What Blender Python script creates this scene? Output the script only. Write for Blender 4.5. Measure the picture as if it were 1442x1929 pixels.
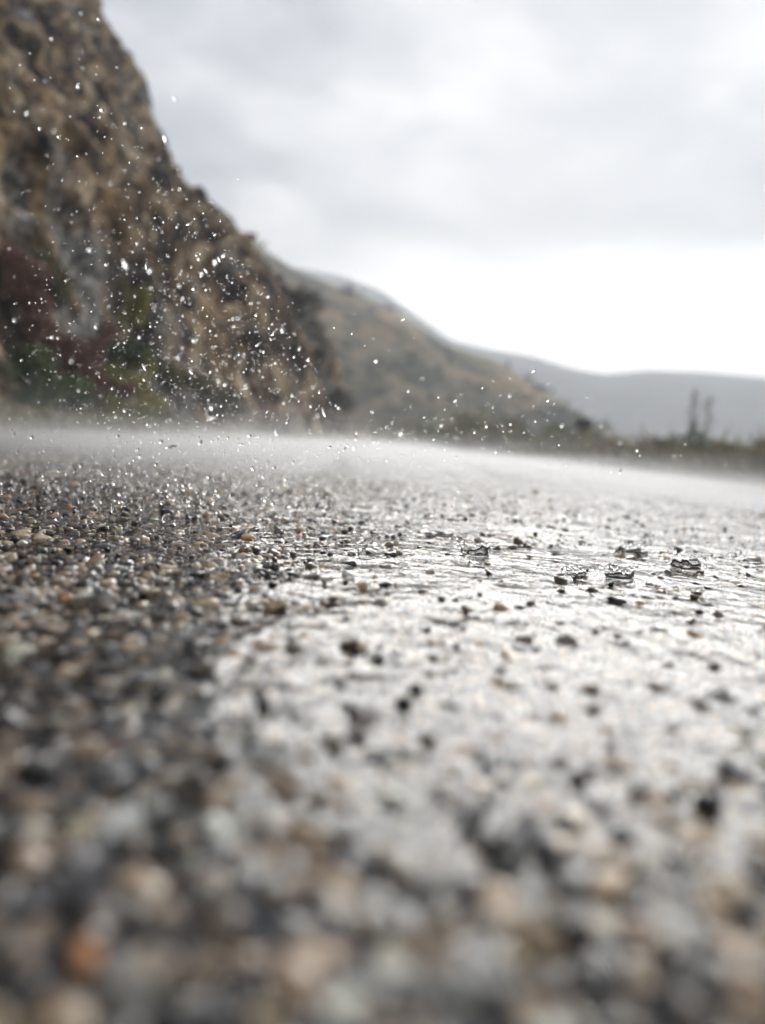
import bpy, math, random
import numpy as np
from mathutils import Vector

random.seed(7)
rng = np.random.default_rng(11)
scene = bpy.context.scene
COL = scene.collection
for o in list(bpy.data.objects):
    bpy.data.objects.remove(o)

# ------------------------------------------------------------------ camera
EYE = 0.10
cam_d = bpy.data.cameras.new('camera')
cam = bpy.data.objects.new('camera', cam_d)
COL.objects.link(cam)
cam_d.sensor_fit = 'VERTICAL'
cam_d.sensor_height = 36.0
cam_d.sensor_width = 27.0
cam_d.lens = 27.06
cam_d.clip_start = 0.01
cam_d.clip_end = 9000
cam.location = (0, 0, EYE)
from mathutils import Matrix
cam.matrix_world = (Matrix.Translation((0, 0, EYE)) @ Matrix.Rotation(math.radians(85.0), 4, 'X')
                    @ Matrix.Rotation(math.radians(4.0), 4, 'Z'))
cam_d.dof.use_dof = True
cam_d.dof.focus_distance = 0.70
cam_d.dof.aperture_fstop = 3.0
scene.camera = cam

# ------------------------------------------------------------------ world
SUN_AZ, SUN_EL = math.radians(11), math.radians(17)
world = bpy.data.worlds.new('World')
scene.world = world
world.use_nodes = True


class NT:
    """small node-tree writer"""
    def __init__(s, tree):
        s.t = tree
        s.t.nodes.clear()

    def n(s, typ, **kw):
        nd = s.t.nodes.new(typ)
        for k, v in kw.items():
            if k.startswith('i_'):
                key = k[2:]
                key = int(key) if key.isdigit() else key.replace('_', ' ')
                s.set(nd.inputs[key], v)
            else:
                setattr(nd, k, v)
        return nd

    def set(s, sock, v):
        if isinstance(v, bpy.types.NodeSocket):
            s.t.links.new(v, sock)
        elif isinstance(v, bpy.types.Node):
            s.t.links.new(v.outputs[0], sock)
        else:
            sock.default_value = v

    def math(s, op, a, b=0.0, c=0.0, clamp=False):
        nd = s.t.nodes.new('ShaderNodeMath')
        nd.operation = op
        nd.use_clamp = clamp
        s.set(nd.inputs[0], a); s.set(nd.inputs[1], b); s.set(nd.inputs[2], c)
        return nd.outputs[0]

    def noise(s, vec, scale, detail=4.0, rough=0.55, dist=0.0):
        nd = s.t.nodes.new('ShaderNodeTexNoise')
        s.set(nd.inputs['Vector'], vec)
        nd.inputs['Scale'].default_value = scale
        nd.inputs['Detail'].default_value = detail
        nd.inputs['Roughness'].default_value = rough
        nd.inputs['Distortion'].default_value = dist
        return nd.outputs[0]

    def ramp(s, fac, stops, interp='LINEAR'):
        nd = s.t.nodes.new('ShaderNodeValToRGB')
        nd.color_ramp.interpolation = interp
        e = nd.color_ramp.elements
        while len(e) < len(stops):
            e.new(0.5)
        for el, (p, c) in zip(e, stops):
            el.position = p
            el.color = (c[0], c[1], c[2], 1) if isinstance(c, (tuple, list)) else (c, c, c, 1)
        s.set(nd.inputs[0], fac)
        return nd.outputs[0]

    def mix(s, fac, a, b, blend='MIX'):
        nd = s.t.nodes.new('ShaderNodeMix')
        nd.data_type = 'RGBA'
        nd.blend_type = blend
        s.set(nd.inputs[0], fac)
        for sock, v in ((nd.inputs[6], a), (nd.inputs[7], b)):
            if isinstance(v, (tuple, list)) and len(v) == 3:
                v = (*v, 1)
            s.set(sock, v)
        return nd.outputs[2]

    def maprange(s, v, a, b, c=0.0, d=1.0, smooth=True):
        nd = s.t.nodes.new('ShaderNodeMapRange')
        if smooth:
            nd.interpolation_type = 'SMOOTHSTEP'
        s.set(nd.inputs[0], v)
        for i, q in enumerate((a, b, c, d)):
            nd.inputs[i + 1].default_value = q
        return nd.outputs[0]


def build_world():
    T = NT(world.node_tree)
    geo = T.n('ShaderNodeTexCoord')
    sep = T.n('ShaderNodeSeparateXYZ', i_0=geo.outputs['Generated'])
    dx, dy, dz = sep.outputs
    zc = T.math('ADD', T.math('MAXIMUM', dz, 0.0), 0.16)
    comb = T.n('ShaderNodeCombineXYZ', i_0=T.math('DIVIDE', dx, zc), i_1=T.math('DIVIDE', dy, zc), i_2=0.0)
    pl = comb.outputs[0]
    n1 = T.noise(pl, 0.8, 5.0, 0.56, 0.35)
    n2 = T.noise(pl, 2.3, 4.0, 0.5, 0.3)
    mixn = T.math('ADD', T.math('MULTIPLY', n1, 0.65), T.math('MULTIPLY', n2, 0.35))
    cloud = T.ramp(mixn, [(0.42, (0.20, 0.225, 0.275)), (0.5, (0.38, 0.40, 0.445)), (0.585, (0.72, 0.725, 0.74))])
    # brightening of the cloud deck around the low hidden sun (ahead, to the right)
    az, el = math.radians(22), math.radians(9)
    g = (math.sin(az) * math.cos(el), math.cos(az) * math.cos(el), math.sin(el))
    dot = T.n('ShaderNodeVectorMath', operation='DOT_PRODUCT')
    T.set(dot.inputs[0], geo.outputs['Generated']); dot.inputs[1].default_value = g
    warp = T.math('ADD', dot.outputs['Value'], T.math('MULTIPLY', T.math('SUBTRACT', n2, 0.5), 0.09))
    glow_w = T.maprange(warp, 0.72, 1.0)
    low = T.math('ADD', dz, T.math('MULTIPLY', T.math('SUBTRACT', mixn, 0.5), 0.30))
    glow_n = T.math('MULTIPLY', T.maprange(low, 0.27, 0.16), T.maprange(warp, 0.80, 0.96))
    col = T.mix(T.math('MULTIPLY', glow_w, 0.4), cloud, (0.86, 0.865, 0.87))
    col = T.mix(glow_n, col, (1.9, 1.89, 1.85))
    sky = T.n('ShaderNodeTexSky', sky_type='NISHITA', sun_disc=False, sun_elevation=SUN_EL, sun_rotation=SUN_AZ)
    hs = T.n('ShaderNodeHueSaturation', i_Saturation=0.35, i_Color=sky.outputs[0])
    tot = T.mix(0.04, T.mix(1.0, col, (10.0, 10.0, 10.0), 'MULTIPLY'), hs.outputs[0])
    bg = T.n('ShaderNodeBackground', i_Color=tot, i_Strength=0.05)
    out = T.n('ShaderNodeOutputWorld', i_Surface=bg.outputs[0])


build_world()

sun_d = bpy.data.lights.new('sun', 'SUN')
sun_d.energy = 1.5
sun_d.angle = math.radians(40)
sun_d.color = (1.0, 0.97, 0.92)
sun = bpy.data.objects.new('sun', sun_d)
COL.objects.link(sun)
sd = Vector((math.sin(SUN_AZ) * math.cos(SUN_EL), math.cos(SUN_AZ) * math.cos(SUN_EL), math.sin(SUN_EL)))
sun.rotation_euler = (-sd).to_track_quat('-Z', 'Y').to_euler()

vs = scene.view_settings
vs.view_transform = 'Standard'
vs.look = 'None'
vs.exposure = 1.64
vs.gamma = 1.0
vs.use_curve_mapping = False
scene.render.film_transparent = False
cy = scene.cycles
cy.max_bounces = 10
cy.diffuse_bounces = 3
cy.glossy_bounces = 4
cy.transmission_bounces = 8
cy.transparent_max_bounces = 12
cy.volume_bounces = 4
cy.volume_step_rate = 1.0
cy.volume_max_steps = 256
cy.caustics_reflective = True
cy.caustics_refractive = True
cy.sample_clamp_indirect = 6.0
cy.use_adaptive_sampling = True
cy.adaptive_threshold = 0.03
cy.use_denoising = True
cy.denoiser = 'OPENIMAGEDENOISE'


# ------------------------------------------------------------------ numeric noise
def _h(ix, iy, iz, seed):
    n = (ix.astype(np.int64) * 374761393 + iy.astype(np.int64) * 668265263 + iz.astype(np.int64) * 2147483647 + seed * 1274126177) & 0xFFFFFFFF
    n = ((n ^ (n >> 13)) * 1274126177) & 0xFFFFFFFF
    n = n ^ (n >> 16)
    return (n & 0xFFFFFF) / float(0xFFFFFF) * 2 - 1


def vnoise(x, y, z=None, seed=0):
    x = np.asarray(x, float); y = np.asarray(y, float)
    z = np.zeros_like(x) if z is None else np.asarray(z, float)
    ix, iy, iz = np.floor(x), np.floor(y), np.floor(z)
    fx, fy, fz = x - ix, y - iy, z - iz
    s = lambda t: t * t * t * (t * (t * 6 - 15) + 10)
    ux, uy, uz = s(fx), s(fy), s(fz)
    r = 0
    for a in (0, 1):
        wx = ux if a else 1 - ux
        for b in (0, 1):
            wy = uy if b else 1 - uy
            for c in (0, 1):
                wz = uz if c else 1 - uz
                r = r + wx * wy * wz * _h(ix + a, iy + b, iz + c, seed)
    return r


def fbm(x, y, z=None, octaves=4, seed=0, gain=0.5):
    r, amp, f, tot = 0, 1.0, 1.0, 0
    for k in range(octaves):
        r = r + amp * vnoise(np.asarray(x) * f, np.asarray(y) * f, None if z is None else np.asarray(z) * f, seed + 17 * k)
        tot += amp
        amp *= gain; f *= 2.03
    return r / tot


def sstep(a, b, x):
    t = np.clip((x - a) / (b - a), 0, 1)
    return t * t * (3 - 2 * t)


# ------------------------------------------------------------------ object helpers
def link(name, mesh, mat=None, parent=None, smooth=True):
    if mat is not None and not mesh.materials:
        mesh.materials.append(mat)
    if smooth and len(mesh.polygons):
        mesh.polygons.foreach_set('use_smooth', np.ones(len(mesh.polygons), bool))
    o = bpy.data.objects.new(name, mesh)
    COL.objects.link(o)
    if parent is not None:
        o.parent = parent
    return o


def tri_mesh(name, V, F):
    """numpy triangles or quads -> mesh"""
    V = np.asarray(V, np.float32); F = np.asarray(F, np.int32)
    k = F.shape[1]
    m = bpy.data.meshes.new(name)
    m.vertices.add(len(V)); m.vertices.foreach_set('co', V.ravel())
    m.loops.add(F.size); m.loops.foreach_set('vertex_index', F.ravel())
    m.polygons.add(len(F))
    m.polygons.foreach_set('loop_start', np.arange(0, F.size, k, dtype=np.int32))
    m.polygons.foreach_set('loop_total', np.full(len(F), k, np.int32))
    m.update(calc_edges=True)
    return m


def point_colors(m, rgb, name='col'):
    a = m.color_attributes.new(name, 'FLOAT_COLOR', 'POINT')
    c = np.ones((len(m.vertices), 4), np.float32)
    c[:, :3] = rgb
    a.data.foreach_set('color', c.ravel())


def grid_faces(nr, nc):
    i = np.arange(nr - 1)[:, None] * nc + np.arange(nc - 1)[None, :]
    return np.stack([i, i + 1, i + 1 + nc, i + nc], -1).reshape(-1, 4)


def tag(o, label=None, cat=None, group=None, kind=None):
    for k, v in (('label', label), ('category', cat), ('group', group), ('kind', kind)):
        if v:
            o[k] = v
    return o


def empty(name, loc, rz=0.0):
    o = bpy.data.objects.new(name, None)
    o.empty_display_size = 0.2
    o.location = loc
    o.rotation_euler = (0, 0, rz)
    COL.objects.link(o)
    return o


def ico(sub):
    import bmesh
    bm = bmesh.new()
    bmesh.ops.create_icosphere(bm, subdivisions=sub, radius=1.0)
    bm.verts.ensure_lookup_table()
    V = np.array([v.co[:] for v in bm.verts]); F = np.array([[v.index for v in f.verts] for f in bm.faces])
    bm.free()
    return V, F


# ------------------------------------------------------------------ materials
def new_mat(name):
    m = bpy.data.materials.new(name)
    m.use_nodes = True
    return m, NT(m.node_tree)


def finish(T, shader, disp=None, volume=None):
    o = T.n('ShaderNodeOutputMaterial')
    if shader is not None:
        T.set(o.inputs['Surface'], shader)
    if volume is not None:
        T.set(o.inputs['Volume'], volume)


def bsdf(T, **kw):
    nd = T.n('ShaderNodeBsdfPrincipled')
    for k, v in kw.items():
        T.set(nd.inputs[k.replace('_', ' ')], (*v, 1) if isinstance(v, tuple) and len(v) == 3 else v)
    return nd


def bump(T, height, strength, dist):
    return T.n('ShaderNodeBump', i_Strength=strength, i_Distance=dist, i_Height=height).outputs[0]


def mat_stone(obj_color):
    m, T = new_mat('wet_stone_single' if obj_color else 'wet_stone')
    if obj_color:
        base = T.n('ShaderNodeObjectInfo').outputs['Color']
    else:
        base = T.n('ShaderNodeAttribute', attribute_name='col').outputs['Color']
    tc = T.n('ShaderNodeNewGeometry').outputs['Position']
    n = T.noise(tc, 420, 4, 0.65)
    n2 = T.noise(tc, 1300, 2, 0.6)
    c = T.mix(1.0, base, T.ramp(n, [(0.3, 0.55), (0.5, 0.95), (0.7, 1.3)]), 'MULTIPLY')
    p = bsdf(T, Base_Color=c, Roughness=0.42, Coat_Weight=1.0, Coat_Roughness=0.05, Coat_IOR=1.33,
             Normal=bump(T, T.math('ADD', n, T.math('MULTIPLY', n2, 0.4)), 0.5, 0.0008))
    finish(T, p.outputs[0])
    return m


def mat_bitumen():
    m, T = new_mat('bitumen')
    pos = T.n('ShaderNodeNewGeometry').outputs['Position']
    vor = T.n('ShaderNodeTexVoronoi', i_Vector=pos, i_Scale=105.0, i_Randomness=1.0)
    hgt = T.math('SUBTRACT', 1.0, T.math('MULTIPLY', vor.outputs['Distance'], 1.5), clamp=True)
    cr = T.n('ShaderNodeSeparateColor', i_0=vor.outputs['Color']).outputs[0]
    stone = T.ramp(cr, [(0.0, (0.03, 0.03, 0.03)), (0.3, (0.1, 0.095, 0.09)), (0.55, (0.2, 0.17, 0.14)), (0.8, (0.13, 0.14, 0.16)), (1.0, (0.36, 0.33, 0.29))])
    c = T.mix(T.maprange(hgt, 0.25, 0.55), (0.012, 0.011, 0.010), stone)
    p = bsdf(T, Base_Color=c, Roughness=0.5, Coat_Weight=0.7, Coat_Roughness=0.1, Normal=bump(T, hgt, 1.0, 0.003))
    finish(T, p.outputs[0])
    return m


def mat_water(name='water', drop=False):
    m, T = new_mat(name)
    if drop:
        p = bsdf(T, Base_Color=(1.0, 1.0, 1.0), Roughness=0.0, IOR=1.333, Transmission_Weight=1.0)
        finish(T, p.outputs[0])
        return m
    pos = T.n('ShaderNodeNewGeometry').outputs['Position']
    mp = T.n('ShaderNodeMapping', i_Vector=pos, i_Scale=(1.0, 0.8, 1.0)).outputs[0]
    n = T.noise(mp, 62, 3, 0.5, 0.5)
    n2 = T.noise(mp, 20, 2, 0.5, 0.3)
    nrm = bump(T, T.math('ADD', n, T.math('MULTIPLY', n2, 2.4)), 0.9, 0.0026)
    fr = T.n('ShaderNodeFresnel', i_IOR=1.36, i_Normal=nrm)
    gl = T.n('ShaderNodeBsdfGlossy', i_Roughness=0.05, i_Normal=nrm)
    tr = T.n('ShaderNodeBsdfTransparent')
    mx = T.n('ShaderNodeMixShader', i_0=fr.outputs[0])
    T.set(mx.inputs[1], tr.outputs[0]); T.set(mx.inputs[2], gl.outputs[0])
    finish(T, mx.outputs[0])
    return m


def mat_cliff():
    m, T = new_mat('cliff_rock')
    pos = T.n('ShaderNodeNewGeometry').outputs['Position']
    big = T.noise(pos, 0.09, 5, 0.6, 0.6)
    mid = T.noise(pos, 0.42, 6, 0.66, 0.9)
    fine = T.noise(pos, 2.6, 6, 0.7)
    st = T.n('ShaderNodeMapping', i_Vector=pos, i_Rotation=(0.2, 0.5, 0.3), i_Scale=(1.0, 0.6, 0.22)).outputs[0]
    streak = T.noise(st, 0.6, 5, 0.6, 0.5)
    a = T.ramp(mid, [(0.40, (0.014, 0.012, 0.010)), (0.455, (0.055, 0.038, 0.026)), (0.51, (0.15, 0.10, 0.065)), (0.555, (0.30, 0.215, 0.135)), (0.61, (0.50, 0.40, 0.27))])
    g = T.ramp(fine, [(0.36, (0.03, 0.03, 0.028)), (0.5, (0.13, 0.125, 0.112)), (0.64, (0.32, 0.31, 0.28))])
    c = T.mix(T.maprange(big, 0.5, 0.64), a, g)
    c = T.mix(T.math('MULTIPLY', T.maprange(streak, 0.54, 0.64), 0.75), c, (0.34, 0.235, 0.125))
    c = T.mix(T.math('MULTIPLY', T.maprange(streak, 0.44, 0.36), 0.8), c, (0.02, 0.019, 0.018))
    c = T.mix(1.0, c, T.ramp(fine, [(0.36, 0.4), (0.5, 1.1), (0.64, 2.0)]), 'MULTIPLY')
    c = T.n('ShaderNodeHueSaturation', i_Saturation=1.05, i_Value=1.3, i_Color=c).outputs[0]
    h = T.math('ADD', T.math('MULTIPLY', mid, 1.0), T.math('MULTIPLY', fine, 0.45))
    p = bsdf(T, Base_Color=c, Roughness=0.8, Specular_IOR_Level=0.2, Normal=bump(T, h, 1.0, 0.6))
    finish(T, p.outputs[0])
    return m


def mat_hill(name, stops, scale, patch=None):
    m, T = new_mat(name)
    pos = T.n('ShaderNodeNewGeometry').outputs['Position']
    n = T.noise(pos, scale, 6, 0.62, 0.5)
    n2 = T.noise(pos, scale * 7, 4, 0.65)
    c = T.ramp(T.math('ADD', T.math('MULTIPLY', n, 0.75), T.math('MULTIPLY', n2, 0.25)), stops)
    if patch:
        b = T.noise(pos, scale * 0.6, 3, 0.5, 0.8)
        c = T.mix(T.maprange(b, 0.5, 0.6), c, patch)
    p = bsdf(T, Base_Color=c, Roughness=0.9, Normal=bump(T, n2, 0.8, 1.0 / scale * 0.05))
    finish(T, p.outputs[0])
    return m


def mat_leaf(name, c1, c2, rough=0.55):
    m, T = new_mat(name)
    pos = T.n('ShaderNodeNewGeometry').outputs['Position']
    n = T.noise(pos, 3.0, 3, 0.6)
    rnd = T.n('ShaderNodeNewGeometry').outputs['Random Per Island']
    f = T.math('ADD', T.math('MULTIPLY', n, 0.5), T.math('MULTIPLY', rnd, 0.5))
    c = T.ramp(f, [(0.25, c1), (0.75, c2)])
    d = bsdf(T, Base_Color=c, Roughness=rough)
    tl = T.n('ShaderNodeBsdfTranslucent', i_Color=c)
    mx = T.n('ShaderNodeMixShader', i_0=0.3)
    T.set(mx.inputs[1], d.outputs[0]); T.set(mx.inputs[2], tl.outputs[0])
    finish(T, mx.outputs[0])
    return m


def mat_plain(name, c1, c2, scale, rough=0.8):
    m, T = new_mat(name)
    pos = T.n('ShaderNodeNewGeometry').outputs['Position']
    n = T.noise(pos, scale, 5, 0.6, 0.3)
    p = bsdf(T, Base_Color=T.ramp(n, [(0.3, c1), (0.7, c2)]), Roughness=rough, Normal=bump(T, n, 0.5, 0.3 / scale))
    finish(T, p.outputs[0])
    return m


M_STONE, M_STONE1 = mat_stone(False), mat_stone(True)
M_BIT = mat_bitumen()
M_WATER = mat_water()
M_DROP = mat_water('clear_water', True)
M_CLIFF = mat_cliff()
M_HILL = mat_hill('hill_scrub', [(0.40, (0.03, 0.034, 0.024)), (0.46, (0.085, 0.085, 0.05)), (0.52, (0.20, 0.17, 0.095)), (0.58, (0.42, 0.30, 0.17))], 0.035)
M_RIDGE = mat_hill('ridge_scrub', [(0.40, (0.05, 0.056, 0.05)), (0.5, (0.12, 0.122, 0.11)), (0.6, (0.22, 0.215, 0.19))], 0.012)
M_GROUND = mat_plain('verge_earth', (0.06, 0.05, 0.035), (0.17, 0.14, 0.095), 3.0, 0.85)
M_BARK = mat_plain('bark', (0.08, 0.07, 0.058), (0.19, 0.165, 0.135), 14.0, 0.85)


# ------------------------------------------------------------------ road
def crown(x):
    s = np.maximum(0, x - 0.5)
    return -0.0375 * (s - 0.5 * (1 - np.exp(-s / 0.5)))


def road_z(x, y):
    """mean level of the stone tops"""
    x = np.asarray(x, float); y = np.asarray(y, float)
    near = 1 - sstep(2.0, 5.0, np.hypot(x, y))
    return crown(x) + near * (0.0035 * fbm(x / 0.22, y / 0.30, seed=3, octaves=2) + 0.006 * np.tanh(-x / 0.5))


def puddle(x, y):
    n = fbm(x / 0.16, y / 0.24, seed=8, octaves=3)
    q = sstep(-0.20, 0.16, x + 0.08 + 0.17 * n)
    q = np.maximum(q, (0.72 + 0.3 * n) * sstep(0.42, 0.85, y))
    return q * sstep(0.16, 0.42, np.hypot(x * 0.8, y) + 0.04 * n)


def span_grid(ys, nc, lo=-2.1, hi=5.5, wide=0.62, off=0.3, core=0.86):
    t = np.linspace(-1, 1, nc)
    X = np.zeros((len(ys), nc)); Y = np.repeat(ys[:, None], nc, 1)
    for i, y in enumerate(ys):
        w = wide * max(y, 0) + off
        a, b = min(w, -lo * 0.985), min(w, hi * 0.985)
        x = np.where(t < 0, a * t / core, b * t / core)
        x = np.where(t < -core, -a + (t + core) / (1 - core) * (-lo - a), x)
        x = np.where(t > core, b + (t - core) / (1 - core) * (hi - b), x)
        X[i] = x
    return X, Y


def build_road():
    ys = np.concatenate([np.linspace(-2.5, 0.0, 12), np.geomspace(0.04, 240, 260)])
    X, Y = span_grid(ys, 150)
    Z = road_z(X, Y) - 0.0030 + 0.0020 * sstep(1.9, 2.6, Y)
    m = tri_mesh('road', np.stack([X, Y, Z], -1).reshape(-1, 3), grid_faces(*X.shape))
    o = link('road', m, M_BIT)
    tag(o, 'wet dark asphalt road of coarse stones running past the cliff', None, None, 'structure')
    return o


ROAD = build_road()

PALETTE = np.array([
    (0.56, 0.46, 0.345), (0.43, 0.33, 0.235), (0.30, 0.235, 0.175), (0.18, 0.155, 0.13), (0.20, 0.205, 0.215),
    (0.095, 0.098, 0.11), (0.045, 0.041, 0.038), (0.018, 0.017, 0.016), (0.72, 0.65, 0.55), (0.42, 0.20, 0.07), (0.48, 0.37, 0.23), (0.33, 0.335, 0.34)])
PROB = np.array([0.17, 0.17, 0.13, 0.09, 0.055, 0.07, 0.09, 0.09, 0.08, 0.008, 0.045, 0.048])
PROB = PROB / PROB.sum()


def stone_shape(sub, seed):
    r = np.random.default_rng(seed)
    V, F = ico(sub)
    V = V.copy()
    for k in range(11):                     # flat broken facets
        n = r.normal(size=3); n /= np.linalg.norm(n)
        c = r.uniform(0.45, 0.8)
        d = V @ n
        V -= np.outer(np.maximum(d - c, 0), n) * 0.9
    V[:, 2] = np.where(V[:, 2] > 0.5, 0.5 + (V[:, 2] - 0.5) * 0.45, V[:, 2])   # worn top
    V += 0.10 * r.normal(size=V.shape)
    V *= np.array([r.uniform(0.85, 1.25), r.uniform(0.75, 1.05), r.uniform(0.6, 0.85)])
    return V, F


SH1 = [stone_shape(2, s) for s in range(16)]      # 80 triangles
SH0 = [stone_shape(1, 50 + s) for s in range(16)]  # 20 triangles


def scatter_stones():
    sp = 0.0083
    ny = int(2.36 / sp)
    pts = []
    for j in range(ny):
        y = 0.03 + j * sp * 0.92
        w = 0.56 * y + 0.12 + 0.40 * (1 - min(1.0, max(0.0, y - 0.5) / 1.2)) + 0.02
        n = int(2 * w / sp)
        x = -w + (np.arange(n) + (0.5 if j % 2 else 0)) * sp
        pts.append(np.stack([x, np.full(n, y)], -1))
    P = np.concatenate(pts)
    P += rng.uniform(-0.42, 0.42, P.shape) * sp
    keep = rng.random(len(P)) > 0.06
    far = P[:, 1] > 1.4
    keep &= ~(far & (rng.random(len(P)) < 0.25 * (P[:, 1] - 1.4) / 1.2))
    P = P[keep]
    n = len(P)
    rad = np.clip(rng.lognormal(math.log(0.0044), 0.36, n), 0.0022, 0.0105)
    rad = np.where(P[:, 1] < 0.26, np.minimum(rad * 1.12, 0.0078), rad)
    top = rng.normal(0, 0.0010, n) + 0.25 * (rad - 0.0046)
    proud = rng.random(n) < 0.12
    top = np.where(proud, top + rng.uniform(0.0012, 0.0036, n), top)
    ci = rng.choice(len(PALETTE), n, p=PROB)
    col = PALETTE[ci] * rng.uniform(0.75, 1.35, (n, 1)) * (1 + 0.02 * rng.normal(size=(n, 3))) * np.array([1.06, 1.0, 0.9])
    dark_proud = proud & (rng.random(n) < 0.8)            # most of the proud stones get a much darker colour
    col = np.where(dark_proud[:, None], col * 0.28, col)
    return P, rad, top, np.clip(col, 0.01, 0.7)


def rot_mats(n):
    a = rng.uniform(0, 2 * math.pi, n); tx = rng.normal(0, 0.28, n); ty = rng.normal(0, 0.28, n)
    ca, sa = np.cos(a), np.sin(a)
    Z = np.zeros((n, 3, 3)); Z[:, 0, 0] = ca; Z[:, 0, 1] = -sa; Z[:, 1, 0] = sa; Z[:, 1, 1] = ca; Z[:, 2, 2] = 1
    X = np.zeros((n, 3, 3)); X[:, 0, 0] = 1; X[:, 1, 1] = np.cos(tx); X[:, 1, 2] = -np.sin(tx); X[:, 2, 1] = np.sin(tx); X[:, 2, 2] = np.cos(tx)
    Yr = np.zeros((n, 3, 3)); Yr[:, 1, 1] = 1; Yr[:, 0, 0] = np.cos(ty); Yr[:, 0, 2] = np.sin(ty); Yr[:, 2, 0] = -np.sin(ty); Yr[:, 2, 2] = np.cos(ty)
    return X @ Yr @ Z


def join_shapes(shapes, pick, pos, rad, R):
    Vs, Fs, idx, off = [], [], [], 0
    for s, (V, F) in enumerate(shapes):
        k = np.where(pick == s)[0]
        if not len(k):
            continue
        W = np.einsum('nij,vj->nvi', R[k], V) * rad[k, None, None] + pos[k, None, :]
        Vs.append(W.reshape(-1, 3))
        Fs.append((F[None] + (np.arange(len(k)) * len(V))[:, None, None] + off).reshape(-1, 3))
        idx.append(np.repeat(k, len(V)))
        off += len(k) * len(V)
    return np.concatenate(Vs), np.concatenate(Fs), np.concatenate(idx)


def build_stones():
    P, rad, top, col = scatter_stones()
    n = len(P)
    zc = road_z(P[:, 0], P[:, 1]) + top - 0.5 * rad
    pos = np.stack([P[:, 0], P[:, 1], zc], -1)
    R = rot_mats(n)
    pick = rng.integers(0, 16, n)
    # which stones show largest in the frame
    cp, sp_ = math.cos(math.radians(4)), math.sin(math.radians(4))
    fwd = np.array([0, math.cos(math.radians(5)), -math.sin(math.radians(5))])
    upv = np.array([0, math.sin(math.radians(5)), math.cos(math.radians(5))])
    rel = pos - np.array([0, 0, EYE])
    dep = rel @ fwd
    u = rel[:, 0] / np.maximum(dep, 1e-3); v = (rel @ upv) / np.maximum(dep, 1e-3)
    u, v = u * cp + v * sp_, -u * sp_ + v * cp
    vis = (dep > 0.02) & (abs(u) < 0.48) & (abs(v) < 0.655)
    size = np.where(vis, rad / np.maximum(dep, 1e-3), 0)
    order = np.argsort(-size)
    single = np.zeros(n, bool)
    single[order[:300]] = True
    meshes = []
    for s, (V, F) in enumerate(SH1):
        m = tri_mesh('stone', V, F)
        m.materials.append(M_STONE1)
        meshes.append(m)
    for k in order[:300]:
        o = bpy.data.objects.new('stone', meshes[pick[k]])
        M4 = Matrix([list(R[k][i] * rad[k]) + [float(pos[k][i])] for i in range(3)] + [[0, 0, 0, 1]])
        COL.objects.link(o)
        o.parent = ROAD
        o.matrix_world = M4
        o.color = (*col[k], 1)
    near = (P[:, 1] < 1.0) & (abs(P[:, 0]) < 0.55 * P[:, 1] + 0.06) & ~single
    far = ~near & ~single
    for name, mask, shp in (('embedded_gravel', near, SH1), ('distant_gravel', far, SH0)):
        k = np.where(mask)[0]
        V, F, idx = join_shapes(shp, pick[k], pos[k], rad[k], R[k])
        m = tri_mesh(name, V, F)
        point_colors(m, col[k][idx])
        o = link(name, m, M_STONE, ROAD, smooth=False)
        o['kind'] = 'stuff'
    print('stones', n, near.sum(), far.sum())


build_stones()

# raindrop impacts on the film: x, y, ring radius, strength
IMPACTS = [(0.089, 0.721, 0.030, 1.0), (0.203, 0.646, 0.026, 1.0), (0.300, 0.751, 0.030, 1.0), (0.309, 0.835, 0.028, 0.9),
           (0.064, 0.902, 0.040, 0.9), (0.165, 0.650, 0.020, 0.6), (0.24, 1.10, 0.03, 0.7), (0.31, 1.26, 0.03, 0.7)]
for k in range(70):
    y = rng.uniform(0.35, 2.2)
    IMPACTS.append((rng.uniform(-0.35, 0.55) * y, y, rng.uniform(0.012, 0.05), rng.uniform(0.25, 0.8)))


def build_water():
    ys = np.concatenate([np.linspace(-2.4, 0.0, 8), np.geomspace(0.05, 4.0, 520), np.geomspace(4.05, 200, 90)])
    X, Y = span_grid(ys, 300, lo=-2.08, hi=5.48, wide=0.58, off=0.2, core=0.9)
    q = puddle(X, Y)
    Z = road_z(X, Y) + (-0.0010 + 0.0031 * q)
    near = (1 - sstep(3.0, 5.0, Y)) * sstep(0.0, 0.06, Y)
    rip = 0.00034 * fbm(X / 0.026 + Y * 6, Y / 0.014, seed=21, octaves=2) + 0.00055 * fbm(X / 0.07, Y / 0.035, seed=23, octaves=2)
    for (ix, iy, r, s) in IMPACTS:
        d = np.hypot(X - ix, Y - iy)
        rip += s * 0.00042 * np.cos((d - r) / 0.0065 * math.pi) * np.exp(-((d - r) / 0.012) ** 2)
    Z += rip * near * (0.25 + 0.75 * q)
    m = tri_mesh('water', np.stack([X, Y, Z], -1).reshape(-1, 3), grid_faces(*X.shape))
    o = link('water', m, M_WATER)
    tag(o, 'thin sheet of rain water over the road reflecting the grey sky', None, None, 'structure')


build_water()


# ------------------------------------------------------------------ ground
def ground_z(x, y):
    x = np.asarray(x, float); y = np.asarray(y, float)
    left = 0.085 * np.maximum(0, -x - 2.1) ** 0.8
    right = crown(np.minimum(x, 5.5)) - 0.02 * np.clip(x - 5.5, 0, 4) + 0.05 * fbm(x / 1.2, y / 1.2, seed=31) * sstep(5.5, 6.5, x)
    z = np.where(x < 0, left + 0.03 * fbm(x / 0.7, y / 0.7, seed=33) * sstep(2.1, 2.7, -x), right)
    inside = (x > -2.15) & (x < 5.55)
    return np.where(inside, z - 0.03, z)


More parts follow.
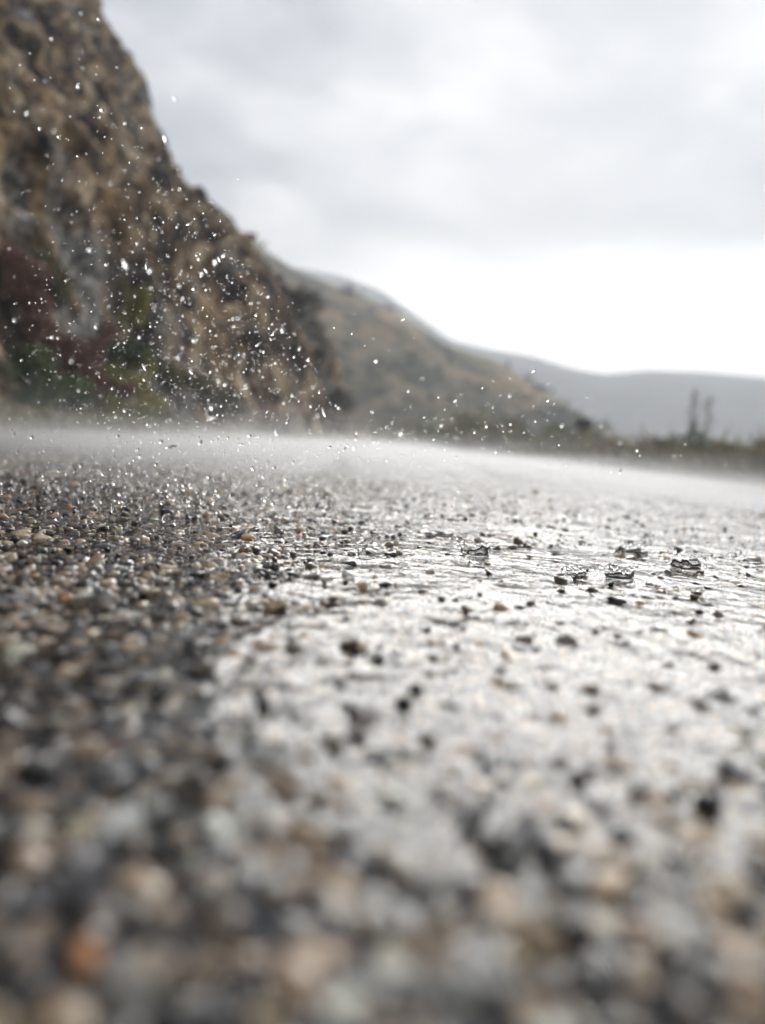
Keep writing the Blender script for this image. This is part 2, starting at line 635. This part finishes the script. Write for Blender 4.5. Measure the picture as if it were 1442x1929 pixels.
def build_ground():
    xs = np.unique(np.concatenate([-np.geomspace(12, 4000, 30), np.linspace(-12, -2.16, 34), np.linspace(-2.1, 5.5, 12), np.linspace(5.56, 16, 40), np.geomspace(17, 4000, 30)]))
    ys = np.unique(np.concatenate([-np.geomspace(4, 3000, 16), np.linspace(-3, 70, 130), np.geomspace(72, 4000, 40)]))
    X, Y = np.meshgrid(xs, ys)
    Z = ground_z(X, Y)
    Z = Z - 0.0 * X
    m = tri_mesh('ground', np.stack([X, Y, Z], -1).reshape(-1, 3), grid_faces(*X.shape))
    tag(link('ground', m, M_GROUND), 'brown earth verges and flat valley floor beside the road', None, None, 'structure')


build_ground()

# ------------------------------------------------------------------ cliff
PROF = np.array([(0, -0.3), (0.95, 1.9), (1.95, 4.6), (3.3, 8.2), (5.2, 12.4), (9.2, 16.4), (15.3, 21.3), (17.2, 24.0), (20.2, 27.2), (21.7, 30.6), (23.5, 34.6), (26.3, 38.9), (29.1, 41.7), (45, 58), (75, 76)])
BASE = np.array([(-30, -8), (0, -8.5), (20, -10), (45, -8), (65, -5.0), (80, -2.7), (86, -4.0), (95, -11), (110, -26), (135, -58)])


def cliff_point(y, d):
    y = np.asarray(y, float); d = np.asarray(d, float)
    xb = np.interp(y, BASE[:, 0], BASE[:, 1])
    x = xb - d
    z = np.interp(d, PROF[:, 0], PROF[:, 1])
    k = sstep(0.3, 4.0, d)
    f1 = fbm(x / 7.0, y / 7.0, z / 9.0, 3, 41)
    rid = 1 - 2 * np.abs(fbm(x / 4.0 + 5, y / 4.0, z / 5.0, 3, 47))
    f2 = fbm(x / 1.5, y / 1.5, z / 1.5, 3, 43)
    edge = 1 - 0.6 * sstep(72, 80, y) * (1 - sstep(84, 90, y))
    a = k * edge * (1.5 * f1 + 1.2 * (rid - 0.4) + 0.9 * f2)
    led = np.sin(z * 1.15 + 2.2 * fbm(x / 9, y / 9, seed=49, octaves=2) * 3 + y * 0.12)
    a = a + k * edge * 0.55 * np.sign(led) * np.abs(led) ** 0.5
    a = a - 0.9 * sstep(4, 8, d) * sstep(55, 76, y)
    for (hy, hd, ry, rd, dep) in HOLLOWS:
        a = a - dep * np.exp(-(((y - hy) / ry) ** 2 + ((d - hd) / rd) ** 2) ** 2)
    return np.stack([x + a * 0.72, y - a * 0.28, z + a * 0.45], -1)


HOLLOWS = [(25.6, 4.05, 1.3, 0.34, 2.0), (26.4, 3.2, 1.1, 0.3, 1.5), (34.0, 7.5, 1.5, 0.5, 1.2)]


def build_cliff():
    ys = np.concatenate([np.linspace(-28, 8, 40), np.linspace(8.3, 92, 380), np.linspace(92.5, 134, 50)])
    ds = np.concatenate([np.linspace(0, 6, 60)[:-1], np.linspace(6, 34, 170)[:-1], np.linspace(34, 75, 50)])
    D, Y = np.meshgrid(ds, ys)
    P = cliff_point(Y, D)
    m = tri_mesh('cliff', P.reshape(-1, 3), grid_faces(*D.shape))
    o = link('cliff', m, M_CLIFF, smooth=False)
    tag(o, 'steep brown rocky cliff rising beside the road', None, None, 'structure')
    shapes = []
    for s in range(6):
        V, F = stone_shape(2, 200 + s)
        mm = tri_mesh('rock', V, F)
        mm.materials.append(M_CLIFF)
        shapes.append(mm)
    r = np.random.default_rng(5)
    n = 0
    while n < 220:
        y = r.uniform(24, 80); d = r.uniform(0.2, 26)
        p = cliff_point(np.array([y]), np.array([d]))[0]
        s = r.lognormal(math.log(0.55), 0.45)
        ob = bpy.data.objects.new('rock', shapes[n % 6])
        COL.objects.link(ob)
        ob.parent = o
        ob.location = p
        ob.scale = (s * r.uniform(0.8, 1.4), s * r.uniform(0.8, 1.4), s)
        ob.rotation_euler = (r.uniform(-0.5, 0.5), r.uniform(-0.3, 0.9), r.uniform(0, 6))
        n += 1
    pale = mat_plain('pale_sandstone', (0.20, 0.145, 0.085), (0.40, 0.30, 0.18), 2.5, 0.8)
    for k, (y, d, sx, sy, sz) in enumerate([(26.0, 2.35, 0.45, 1.3, 1.3), (26.8, 1.75, 0.35, 0.9, 0.8), (40.0, 6.5, 0.5, 2.0, 1.2)]):
        V, F = stone_shape(3, 260 + k)
        mm = tri_mesh('rock', V, F)
        mm.materials.append(pale)
        ob = bpy.data.objects.new('rock', mm)
        COL.objects.link(ob)
        ob.parent = o
        ob.location = cliff_point(np.array([y]), np.array([d]))[0]
        ob.scale = (sx, sy, sz)
        ob.rotation_euler = (0.1, -0.35, 0.4)
        ob['label'] = 'pale tan slab of bare rock'
    return o


CLIFF = build_cliff()

# ------------------------------------------------------------------ far hills
HA = np.array([(-190, 86), (-62, 67), (-44, 53), (-34, 46.5), (-26, 42), (-14.8, 38.2), (-6.5, 35.8), (1.8, 32.2), (13.2, 25.8), (25.7, 22.6), (35.8, 16.6), (44.4, 11.8), (54.6, 5.6), (64.6, 1.5), (75, -0.6)])
HB = np.array([(-900, 118), (-400, 124), (-104, 130), (-45, 124), (-12, 115), (9, 102), (43, 81.5), (72, 76.7), (105, 73.7), (130, 67.4), (159, 64.1), (191, 69.6), (228, 70.9), (286, 70.1), (420, 78), (600, 66), (900, 85)])


def hill(name, crest, y0, front, back, mat, amp, seed, nx, label):
    u = np.linspace(crest[0, 0], crest[-1, 0], nx)
    v = np.concatenate([np.linspace(0, 1, 60), np.linspace(1.03, 1.9, 14)])
    U, V = np.meshgrid(u, v)
    H = np.interp(U, crest[:, 0], crest[:, 1])
    prof = np.where(V < 1, np.sin(np.clip(V, 0, 1) * math.pi / 2) ** 1.25, np.cos((V - 1) * math.pi / 2) ** 0.8)
    Z = H * prof - 0.6 * (1 - prof)
    Y = y0 + np.where(V < 1, (V - 1) * front, (V - 1) * back)
    f = fbm(U / (amp * 12), Y / (amp * 12), seed=seed, octaves=5, gain=0.55)
    k = np.minimum(H, amp * 8) / (amp * 8)
    Y = Y + amp * 3.5 * f * k * (1 - 0.75 * np.exp(-((V - 1) / 0.25) ** 2))
    Z = Z + amp * 0.22 * f * k
    m = tri_mesh(name, np.stack([U, Y, Z], -1).reshape(-1, 3), grid_faces(*U.shape))
    o = link(name, m, mat)
    tag(o, label, None, None, 'structure')
    return U, Y, Z


HA = HA * 1.5
HB = HB * 2.0
UA = hill('hill', HA, 300, 110, 90, M_HILL, 4.5, 61, 240, 'scrubby hillside sloping down behind the cliff')
UB = hill('ridge', HB, 1200, 380, 300, M_RIDGE, 18.0, 67, 260, 'pale flat mountain ridge on the horizon')


# ------------------------------------------------------------------ vegetation
def leaf_quads(centers, size, r, up=0.0):
    n = len(centers)
    a = r.normal(size=(n, 3)); a[:, 2] += up
    a /= np.linalg.norm(a, axis=1, keepdims=True)
    b = np.cross(a, r.normal(size=(n, 3))); b /= np.linalg.norm(b, axis=1, keepdims=True)
    s = size * r.uniform(0.6, 1.4, (n, 1))
    A, B = a * s, b * s * 0.55
    V = np.stack([centers - A, centers + B, centers + A, centers - B], 1).reshape(-1, 3)
    F = np.arange(n * 4).reshape(n, 4)
    return V, F


def blob_centers(r, n, rx, ry, rz, lobes=9):
    L = r.normal(size=(lobes, 3)) * 0.42
    L *= r.uniform(0.7, 1.5, (lobes, 1))
    L[:, 2] = np.abs(L[:, 2]) * 1.0 + 0.2
    k = r.integers(0, lobes, n)
    p = r.normal(size=(n, 3)); p /= np.linalg.norm(p, axis=1, keepdims=True)
    p *= (r.random((n, 1)) ** 0.4) * r.uniform(0.3, 0.48, lobes)[k][:, None]
    q = L[k] + p
    q[:, 2] = np.maximum(q[:, 2], 0.02)
    return q * np.array([rx, ry, rz])


def tube(path, radii, sides=7):
    path = np.asarray(path, float)
    V, F = [], []
    for i, (p, rr) in enumerate(zip(path, radii)):
        t = path[min(i + 1, len(path) - 1)] - path[max(i - 1, 0)]
        t /= np.linalg.norm(t) + 1e-9
        a = np.cross(t, (0.3, 1, 0.1)); a /= np.linalg.norm(a); b = np.cross(t, a)
        for k in range(sides):
            an = 2 * math.pi * k / sides
            V.append(p + rr * (math.cos(an) * a + math.sin(an) * b))
    for i in range(len(path) - 1):
        for k in range(sides):
            F.append((i * sides + k, i * sides + (k + 1) % sides, (i + 1) * sides + (k + 1) % sides, (i + 1) * sides + k))
    return np.array(V), np.array(F)


def stems_mesh(name, paths):
    Vs, Fs, off = [], [], 0
    for path, radii in paths:
        V, F = tube(path, radii)
        Vs.append(V); Fs.append(F + off); off += len(V)
    return tri_mesh(name, np.concatenate(Vs), np.concatenate(Fs))


def shrub(name, loc, size, mat, label, n=1300, leaf=0.1, seed=0, cat='shrub', group=None, mat2=None):
    r = np.random.default_rng(seed)
    t = empty(name, loc)
    tag(t, label, cat, group)
    c = blob_centers(r, n, *size)
    V, F = leaf_quads(c, leaf, r)
    link('foliage', tri_mesh('foliage', V, F), mat, t, smooth=False)
    paths = []
    for k in range(6):
        e = c[r.integers(0, n)] * 0.9
        mid = e * 0.5 + r.normal(size=3) * 0.05 * size[0]
        paths.append(([(0, 0, -0.15), mid, e], [0.03 * size[0] ** 0.5, 0.018 * size[0] ** 0.5, 0.006]))
    link('stem', stems_mesh('stem', paths), M_BARK, t)
    return t


L_RED = mat_leaf('leaf_red', (0.17, 0.085, 0.07), (0.34, 0.20, 0.15))
L_GREEN = mat_leaf('leaf_green', (0.05, 0.085, 0.035), (0.15, 0.20, 0.08))
L_YELLOW = mat_leaf('leaf_yellow', (0.22, 0.21, 0.05), (0.46, 0.42, 0.13))
L_OLIVE = mat_leaf('leaf_olive', (0.09, 0.09, 0.045), (0.24, 0.22, 0.11))
L_DRY = mat_leaf('leaf_dry', (0.14, 0.11, 0.06), (0.28, 0.22, 0.12))
L_DARK = mat_leaf('leaf_dark', (0.026, 0.03, 0.022), (0.075, 0.075, 0.05))


def on_cliff(y, d, sink=0.0):
    p = cliff_point(np.array([float(y)]), np.array([float(d)]))[0]
    p[2] -= sink
    return tuple(p)


CLIFF_SHRUBS = [   # y, d, size, material, label
    (23.2, 1.6, (0.75, 0.6, 0.8), L_RED, 'highest of the dark red shrubs on the cliff'),
    (23.9, 1.15, (0.7, 0.6, 0.65), L_RED, 'dark red shrub between two others, midway down the red streak'),
    (25.2, 0.85, (0.75, 0.6, 0.6), L_RED, 'lowest dark red shrub, nearest the yellow shrubs'),
    (22.8, 0.55, (0.7, 0.7, 0.6), L_GREEN, 'deep green shrub below the red ones on the cliff'),
    (21.2, 0.2, (0.7, 0.7, 0.5), L_GREEN, 'green shrub at the cliff foot nearest the frame edge'),
    (23.8, 0.3, (0.6, 0.7, 0.55), L_GREEN, 'green shrub at the cliff foot beside the yellow ones'),
    (28.6, 0.7, (0.75, 0.7, 0.75), L_YELLOW, 'yellow-green shrub low on the cliff, brighter of the pair'),
    (27.0, 0.3, (0.8, 0.7, 0.55), L_YELLOW, 'low yellow-green shrub at the very foot of the cliff'),
    (33.0, 2.0, (0.7, 0.6, 0.7), L_YELLOW, 'lone yellow-green shrub partway up the cliff'),
    (34.6, 0.9, (0.9, 0.8, 0.7), L_OLIVE, 'olive shrub near the foot of the middle of the cliff'),
    (31.0, 0.2, (0.9, 0.8, 0.5), L_OLIVE, 'flat olive shrub at the cliff foot beside the yellow ones'),
    (24.6, 1.7, (0.7, 0.6, 0.6), L_OLIVE, 'olive shrub just above the row of dark red shrubs'),
    (26.2, 0.6, (0.6, 0.6, 0.5), L_RED, 'small reddish shrub tucked beside the brighter yellow-green one'),
    (30.2, 1.2, (0.8, 0.7, 0.6), L_GREEN, 'green shrub between the yellow-green shrubs and the olive ones'),
    (40.8, 0.6, (1.1, 1.0, 0.8), L_OLIVE, 'olive shrub at the cliff foot farther along the road'),
    (57.8, 2.2, (1.3, 1.2, 1.6), L_DARK, 'dark shrub clinging to the far end of the cliff'),
    (68.6, 4.3, (1.5, 1.3, 1.8), L_DARK, 'highest dark shrub at the far end of the cliff'),
    (70.8, 1.3, (1.5, 1.3, 1.2), L_DARK, 'dark shrub at the far nose of the cliff'),
]
for i, (y, d, s, mt, lb) in enumerate(CLIFF_SHRUBS):
    shrub('shrub', on_cliff(y, d, 0.1), tuple(q * 1.6 for q in s), mt, lb, n=1300, leaf=0.10 + 0.02 * s[0], seed=300 + i, group='shrubs growing on the cliff')


# verge on the far side of the road
def grass(name, n, seed, mat, label, xr, yr, hgt):
    r = np.random.default_rng(seed)
    y = yr[0] * (yr[1] / yr[0]) ** r.random(n)
    x = xr(y, r)
    keep = fbm(x / 1.1, y / 2.0, seed=seed + 3) > -0.28
    x, y = x[keep], y[keep]; n = len(x)
    z = ground_z(x, y)
    h = hgt * r.lognormal(0, 0.35, n) * (0.55 + 0.028 * y) * (0.75 + 0.5 * fbm(x / 1.7, y / 3.0, seed=seed + 5))
    a = r.uniform(0, 2 * math.pi, n); w = (0.006 + 0.0006 * y)
    lx, ly = r.normal(0, 0.22, n) * h, r.normal(0, 0.22, n) * h
    b0 = np.stack([x - w * np.cos(a), y - w * np.sin(a), z - 0.02], -1); b1 = np.stack([x + w * np.cos(a), y + w * np.sin(a), z - 0.02], -1)
    mdl = np.stack([x + lx * 0.35 + w * 0.7 * np.cos(a), y + ly * 0.35 + w * 0.7 * np.sin(a), z + h * 0.6], -1)
    tp = np.stack([x + lx, y + ly, z + h], -1)
    V = np.stack([b0, b1, mdl, tp], 1).reshape(-1, 3)
    i = np.arange(n)[:, None] * 4
    F = np.concatenate([i + np.array([[0, 1, 2]]), i + np.array([[0, 2, 3]])])
    o = link(name, tri_mesh(name, V, F), mat, smooth=False)
    tag(o, label, 'grass', None, 'stuff')


grass('verge_grass', 42000, 91, L_OLIVE, 'rough olive grass along the far edge of the road', lambda y, r: 5.55 + np.abs(r.normal(0, 1.4, len(y))), (6, 75), 0.46)
grass('dry_grass', 24000, 97, L_DRY, 'dry tan grass mixed into the far verge', lambda y, r: 5.6 + np.abs(r.normal(0, 2.0, len(y))), (6, 90), 0.5)
grass('foot_grass', 7000, 99, L_OLIVE, 'sparse grass at the foot of the cliff', lambda y, r: -2.2 - np.abs(r.normal(0, 2.2, len(y))), (4, 80), 0.13)

VERGE_SHRUBS = [
    (7.95, 19.6, (0.95, 0.7, 0.8), L_GREEN, 'bushy green shrub at the foot of the two slender saplings'),
    (8.75, 18.8, (0.75, 0.6, 0.62), L_OLIVE, 'olive shrub just beyond the saplings on the far verge'),
    (7.25, 20.8, (0.6, 0.5, 0.72), L_DARK, 'small dark shrub on the post side of the saplings'),
    (9.3, 18.6, (0.6, 0.5, 0.7), L_DARK, 'dark upright shrub on the verge nearest the frame edge'),
    (8.3, 22.5, (1.1, 0.8, 0.85), L_OLIVE, 'broad olive shrub directly behind the saplings'),
    (7.2, 25.0, (1.2, 0.8, 0.7), L_OLIVE, 'low olive shrub between the marker post and the saplings'),
    (6.7, 28.5, (1.5, 0.9, 0.85), L_OLIVE, 'low spreading olive shrub behind the marker post'),
    (6.5, 34.0, (1.6, 1.0, 1.25), L_GREEN, 'rounded green shrub farther along the verge than the marker post'),
    (6.2, 41.0, (1.8, 1.2, 1.6), L_OLIVE, 'tall olive shrub well beyond the marker post'),
    (5.9, 49.0, (2.2, 1.5, 2.0), L_DRY, 'dry tan shrub where the verge meets the hill'),
    (5.6, 60.0, (2.6, 1.8, 2.6), L_GREEN, 'big green shrub at the distant end of the verge'),
    (3.0, 84.0, (4.0, 2.5, 3.2), L_DRY, 'dry tan thicket at the foot of the hill'),
    (8.0, 95.0, (4.5, 3.0, 3.6), L_OLIVE, 'wide olive thicket in front of the hill'),
]
for i, (x, y, s, mt, lb) in enumerate(VERGE_SHRUBS):
    shrub('shrub', (x, y, float(ground_z(x, y)) - 0.03), s, mt, lb, n=1100, leaf=0.05 + 0.03 * s[0], seed=400 + i, group='shrubs on the far verge')


def sapling(loc, h, lean, seed, label):
    r = np.random.default_rng(seed)
    t = empty('sapling', loc)
    tag(t, label, 'tree', 'slender saplings on the verge')
    top = np.array([lean, 0.0, h])
    trunk = [top * f + np.array([0.02 * math.sin(5 * f), 0, 0]) for f in np.linspace(0, 1, 8)]
    link('trunk', stems_mesh('trunk', [(trunk, np.linspace(0.026, 0.004, 8))]), M_BARK, t)
    paths, tips = [], []
    for k in range(44):
        f = r.uniform(0.18, 0.98)
        b = top * f
        an = r.uniform(0, 2 * math.pi); ln = h * r.uniform(0.08, 0.30) * (1.25 - 1.0 * f)
        e = b + np.array([math.cos(an) * ln * 0.62, math.sin(an) * ln * 0.62, ln])
        paths.append(([b, (b + e) / 2 + np.array([math.cos(an), math.sin(an), 0]) * 0.01, e], [0.008, 0.006, 0.003]))
        tips += [b + (e - b) * q + r.normal(size=3) * 0.02 for q in (0.3, 0.5, 0.7, 0.85, 1.0) for _ in range(4)]
    link('branch', stems_mesh('branch', paths), M_BARK, t)
    V, F = leaf_quads(np.array(tips)[::4], 0.03, r)
    link('foliage', tri_mesh('foliage', V, F), L_OLIVE, t, smooth=False)


sapling((7.858, 20.0, float(ground_z(7.858, 20.0)) - 0.03), 2.3, -0.10, 1, 'taller of two slender dark saplings rising above the verge shrubs')
sapling((8.13, 20.1, float(ground_z(8.13, 20.1)) - 0.03), 2.12, 0.12, 2, 'shorter slender dark sapling leaning beside its taller neighbour')


sapling((8.02, 20.5, float(ground_z(8.02, 20.5)) - 0.03), 1.55, 0.03, 3, 'shortest dark stem half hidden between the two slender saplings')


def marker_post():
    x, y = 6.54, 26.0
    z = float(ground_z(x, y)) - 0.02
    t = empty('marker_post', (x, y, z))
    tag(t, 'weathered tan roadside post with a dark head on the far verge', 'post')
    V, F = tube([(0, 0, -0.1), (0, 0, 0.3), (0.0, 0, 0.9), (-0.01, 0, 1.32)], [0.16, 0.15, 0.13, 0.12], 10)
    link('shaft', tri_mesh('shaft', V, F), mat_plain('post_wood', (0.16, 0.13, 0.09), (0.32, 0.27, 0.19), 9.0), t)
    V, F = tube([(-0.01, 0, 1.30), (-0.01, 0, 1.32), (-0.01, 0, 1.42), (0, 0, 1.62), (0, 0, 1.66), (0, 0, 1.67)], [0.16, 0.25, 0.28, 0.25, 0.17, 0.01], 12)
    link('head', tri_mesh('head', V, F), mat_plain('post_head', (0.015, 0.015, 0.016), (0.04, 0.04, 0.042), 12.0, 0.5), t)


marker_post()


def hill_scrub():
    r = np.random.default_rng(77)
    U, Y, Z = UA
    sel_r = r.integers(2, 58, 420); sel_c = r.integers(60, U.shape[1] - 4, 420)
    Vs, Fs, off = [], [], 0
    for a, b in zip(sel_r, sel_c):
        p = np.array([U[a, b], Y[a, b], Z[a, b]])
        if fbm(np.array([p[0] / 16]), np.array([p[2] / 9]), seed=71)[0] < -0.05:
            continue
        s = r.uniform(0.8, 2.4)
        c = blob_centers(r, 46, s, s, s * 0.9, 4) + p
        V, F = leaf_quads(c, 0.38 * s ** 0.5, r)
        Vs.append(V); Fs.append(F + off); off += len(V)
    o = link('hill_scrub', tri_mesh('hill_scrub', np.concatenate(Vs), np.concatenate(Fs)), L_DARK, smooth=False)
    tag(o, 'patchy dark scrub scattered over the far hillside', 'scrub', None, 'stuff')


hill_scrub()


# ------------------------------------------------------------------ raindrop splashes
def splash(loc, rad, height, seed, label):
    r = np.random.default_rng(seed)
    t = empty('splash', loc)
    tag(t, label, 'splash', 'raindrop splashes on the road')
    ns, rows = 40, 9
    jit = fbm(np.arange(ns) / 4.0, np.full(ns, seed * 3.7), octaves=2)
    lob = (1 + 1.5 * jit) * 0.8 + 0.22 * np.clip(np.sin(np.arange(ns) / ns * 2 * math.pi * r.integers(7, 10) + r.uniform(0, 6)), 0, 1) ** 2 + 0.25 * r.random(ns)
    V = []
    prof = [(1.75, 0.0, 0), (1.25, 0.10, 0), (0.98, 0.30, .3), (0.98, 0.65, .7), (1.12, 1.0, 1), (1.07, 0.98, 1), (0.93, 0.62, .7), (0.86, 0.33, .3), (0.75, 0.02, 0)]
    for (pr, pz, k) in prof:
        for i in range(ns):
            an = 2 * math.pi * i / ns
            hh = pz * height * (1 - k + k * lob[i] * (0.75 + 0.25 * math.sin(an * 2 + seed)))
            rr = rad * (pr + 0.3 * k * jit[i] + 0.25 * jit[(i * 3) % ns] * (1 - k))
            V.append((rr * math.cos(an), rr * math.sin(an), hh))
    F = []
    for j in range(rows - 1):
        for i in range(ns):
            F.append((j * ns + i, j * ns + (i + 1) % ns, (j + 1) * ns + (i + 1) % ns, (j + 1) * ns + i))
    link('crown', tri_mesh('crown', np.array(V), np.array(F)), M_DROP, t)
    V, F = ico(3)
    for k in range(int(r.integers(22, 34))):
        an = r.uniform(0, 2 * math.pi); q = r.uniform(0.6, 1.9)
        s = r.uniform(0.0005, 0.0016)
        dm = tri_mesh('droplet', V * s * np.array([1, 1, r.uniform(0.9, 1.5)]), F)
        d = link('droplet', dm, M_DROP, t)
        d.location = (rad * q * math.cos(an), rad * q * math.sin(an), height * r.uniform(0.7, 2.1))
    return t


def film_z(x, y):
    x, y = np.array([x]), np.array([y])
    return float((road_z(x, y) - 0.0010 + 0.0031 * puddle(x, y))[0])


SPL = [(0.089, 0.721, 0.0095, 0.011, 'crown splash with sparkling drops, nearest the middle of the road'),
       (0.203, 0.646, 0.0085, 0.008, 'low dark splash nearest the camera of the bright water'),
       (0.300, 0.751, 0.0105, 0.012, 'largest dark splash standing in the bright water'),
       (0.283, 0.86, 0.012, 0.008, 'flat wide splash just behind the largest dark splash'),
       (0.064, 0.902, 0.015, 0.005, 'broad shallow splash ring farthest along the bright water'),
       (0.168, 0.655, 0.007, 0.004, 'small flat splash touching the low dark one'),
       (0.238, 1.109, 0.013, 0.004, 'thin dark dash of splash, nearer of the far pair'),
       (0.310, 1.266, 0.013, 0.004, 'thin dark dash of splash, farther of the far pair')]
for i, (x, y, rr, hh, lb) in enumerate(SPL):
    splash((x, y, film_z(x, y) - 0.0001), rr * 1.35, hh * 0.62, 500 + i, lb)

# ------------------------------------------------------------------ flying drops
def drop_fields():
    """x, y, z, radius of the drops thrown up by the rain"""
    r = np.random.default_rng(123)
    out = []
    def add(n, px, py, sx, sy, d0, d1, r0, r1):
        for _ in range(n):
            dep = d0 * (d1 / d0) ** r.random()
            px_, py_ = r.normal(px, sx), r.normal(py, sy)
            u = (px_ - 721) / 1450; v = -(py_ - 964.5) / 1450
            ca, sa = math.cos(math.radians(4)), math.sin(math.radians(4))
            u, v = u * ca - v * sa, u * sa + v * ca
            f, g = math.radians(5), math.radians(5)
            x = u * dep
            y = dep * math.cos(f) + v * dep * math.sin(f)
            z = EYE - dep * math.sin(f) + v * dep * math.cos(f)
            rad = r0 * (r1 / r0) ** (r.random() ** 2.0)
            sil = 800 - (660 - px_) * 1.63 if px_ < 660 else 800 - (px_ - 660) * 0.35
            if py_ < sil and r.random() < 0.9:
                continue
            if z > 0.006:
                out.append((x, y, z, rad))
    add(620, 440, 680, 170, 110, 0.45, 1.4, 0.0004, 0.0016)
    add(340, 270, 470, 150, 130, 0.45, 1.4, 0.0004, 0.0015)
    add(240, 230, 750, 170, 90, 0.5, 1.8, 0.0005, 0.0017)
    add(60, 150, 200, 100, 100, 0.4, 1.0, 0.0005, 0.0019)
    add(60, 860, 770, 140, 80, 0.6, 1.6, 0.0007, 0.002)
    add(12, 950, 350, 300, 200, 0.5, 1.1, 0.0005, 0.0011)
    add(14, 1250, 900, 120, 25, 0.8, 1.5, 0.0007, 0.0018)
    add(1900, 280, 935, 220, 45, 0.7, 2.6, 0.0006, 0.0026)
    add(1100, 540, 850, 280, 60, 0.8, 3.2, 0.0006, 0.0024)
    add(2300, 380, 660, 200, 160, 0.5, 1.5, 0.00028, 0.0009)
    add(3000, 330, 915, 260, 60, 0.7, 2.4, 0.0004, 0.0013)
    add(500, 700, 880, 300, 50, 0.8, 2.4, 0.0004, 0.0012)
    return np.array(out)


def build_drops():
    D = drop_fields()
    size = D[:, 3] / D[:, 1]
    order = np.argsort(-size)
    V, F = ico(3)
    kinds = []
    for k, (a, b) in enumerate(((1.0, 1.0), (0.8, 1.7), (0.65, 2.4), (1.1, 0.8))):
        W = V * np.array([a, a, b])
        m = tri_mesh('water_drop', W, F)
        m.materials.append(M_DROP)
        m.polygons.foreach_set('use_smooth', np.ones(len(F), bool))
        kinds.append(m)
    r = np.random.default_rng(9)
    for k in order[:300]:
        x, y, z, rad = D[k]
        kind = r.choice(4, p=[0.4, 0.3, 0.15, 0.15])
        o = bpy.data.objects.new('water_drop', kinds[kind])
        o.location = (x, y, z)
        o.scale = (rad,) * 3
        o.rotation_euler = (r.normal(0, 0.6), r.normal(0.45, 0.6), 0)
        COL.objects.link(o)
        el = (z - EYE) / y
        long = kind in (1, 2)
        shape = 'stretched' if long else 'round'
        if el > 0.17:
            lb = f'{shape} bright water drop flying high in front of the cliff' if x / y < -0.05 else f'{shape} tiny water drop against the open sky'
        elif el > 0.0:
            lb = f'{shape} bright water drop flying low in front of the cliff foot' if x / y < 0.0 else f'{shape} water drop in front of the far hills'
        else:
            lb = f'{shape} water drop bouncing just above the wet road'
        tag(o, lb, 'water drop', 'drops flying up from the rain')
    rest = order[300:]
    V1, F1 = ico(1)
    R = rot_mats(len(rest))
    W, FF, _ = join_shapes([(V1 * np.array([0.9, 0.9, 1.25]), F1)], np.zeros(len(rest), int), D[rest, :3], D[rest, 3], R)
    o = link('spray', tri_mesh('spray', W, FF), M_DROP)
    tag(o, 'fine spray of tiny drops bouncing off the wet road', 'spray', None, 'stuff')


build_drops()


# ------------------------------------------------------------------ air
def box_mesh(name, lo, hi):
    V = [(x, y, z) for x in (lo[0], hi[0]) for y in (lo[1], hi[1]) for z in (lo[2], hi[2])]
    F = [(0, 1, 3, 2), (4, 6, 7, 5), (0, 4, 5, 1), (2, 3, 7, 6), (0, 2, 6, 4), (1, 5, 7, 3)]
    return tri_mesh(name, V, F)


def haze():
    m, T = new_mat('haze_air')
    v = T.n('ShaderNodeVolumePrincipled', i_Color=(0.92, 0.95, 0.985, 1), i_Density=HAZE, i_Anisotropy=0.2)
    finish(T, None, volume=v.outputs[0])
    o = link('haze', box_mesh('haze', (-1850, -40, -3), (1850, 1540, 268)), m, smooth=False)
    tag(o, 'pale rainy haze filling the valley', 'haze', None, 'stuff')


def mist():
    m, T = new_mat('spray_mist')
    pos = T.n('ShaderNodeNewGeometry').outputs['Position']
    sep = T.n('ShaderNodeSeparateXYZ', i_0=pos)
    mp = T.n('ShaderNodeMapping', i_Vector=pos, i_Scale=(1.5, 0.10, 6.0)).outputs[0]
    n = T.noise(mp, 2.2, 4, 0.68, 1.0)
    hgt = T.math('POWER', 2.718, T.math('MULTIPLY', sep.outputs[2], -20.0))
    ends = T.math('MULTIPLY', T.maprange(sep.outputs[1], 0.8, 2.5), T.maprange(sep.outputs[0], 0.2, 2.6, 1.0, 0.06))
    d = T.math('MULTIPLY', T.math('MULTIPLY', hgt, ends), T.maprange(n, 0.40, 0.62, 0.05, 1.5))
    v = T.n('ShaderNodeVolumePrincipled', i_Color=(0.99, 0.99, 0.99, 1), i_Density=T.math('MULTIPLY', d, MIST), i_Anisotropy=0.6)
    finish(T, None, volume=v.outputs[0])
    o = link('spray_mist', box_mesh('spray_mist', (-7.0, 0.7, -0.28), (5.5, 34, 0.42)), m, smooth=False)
    tag(o, 'white band of fine rain mist drifting low over the road', 'mist', None, 'stuff')


HAZE = 0.0011
MIST = 1.1
haze()
mist()
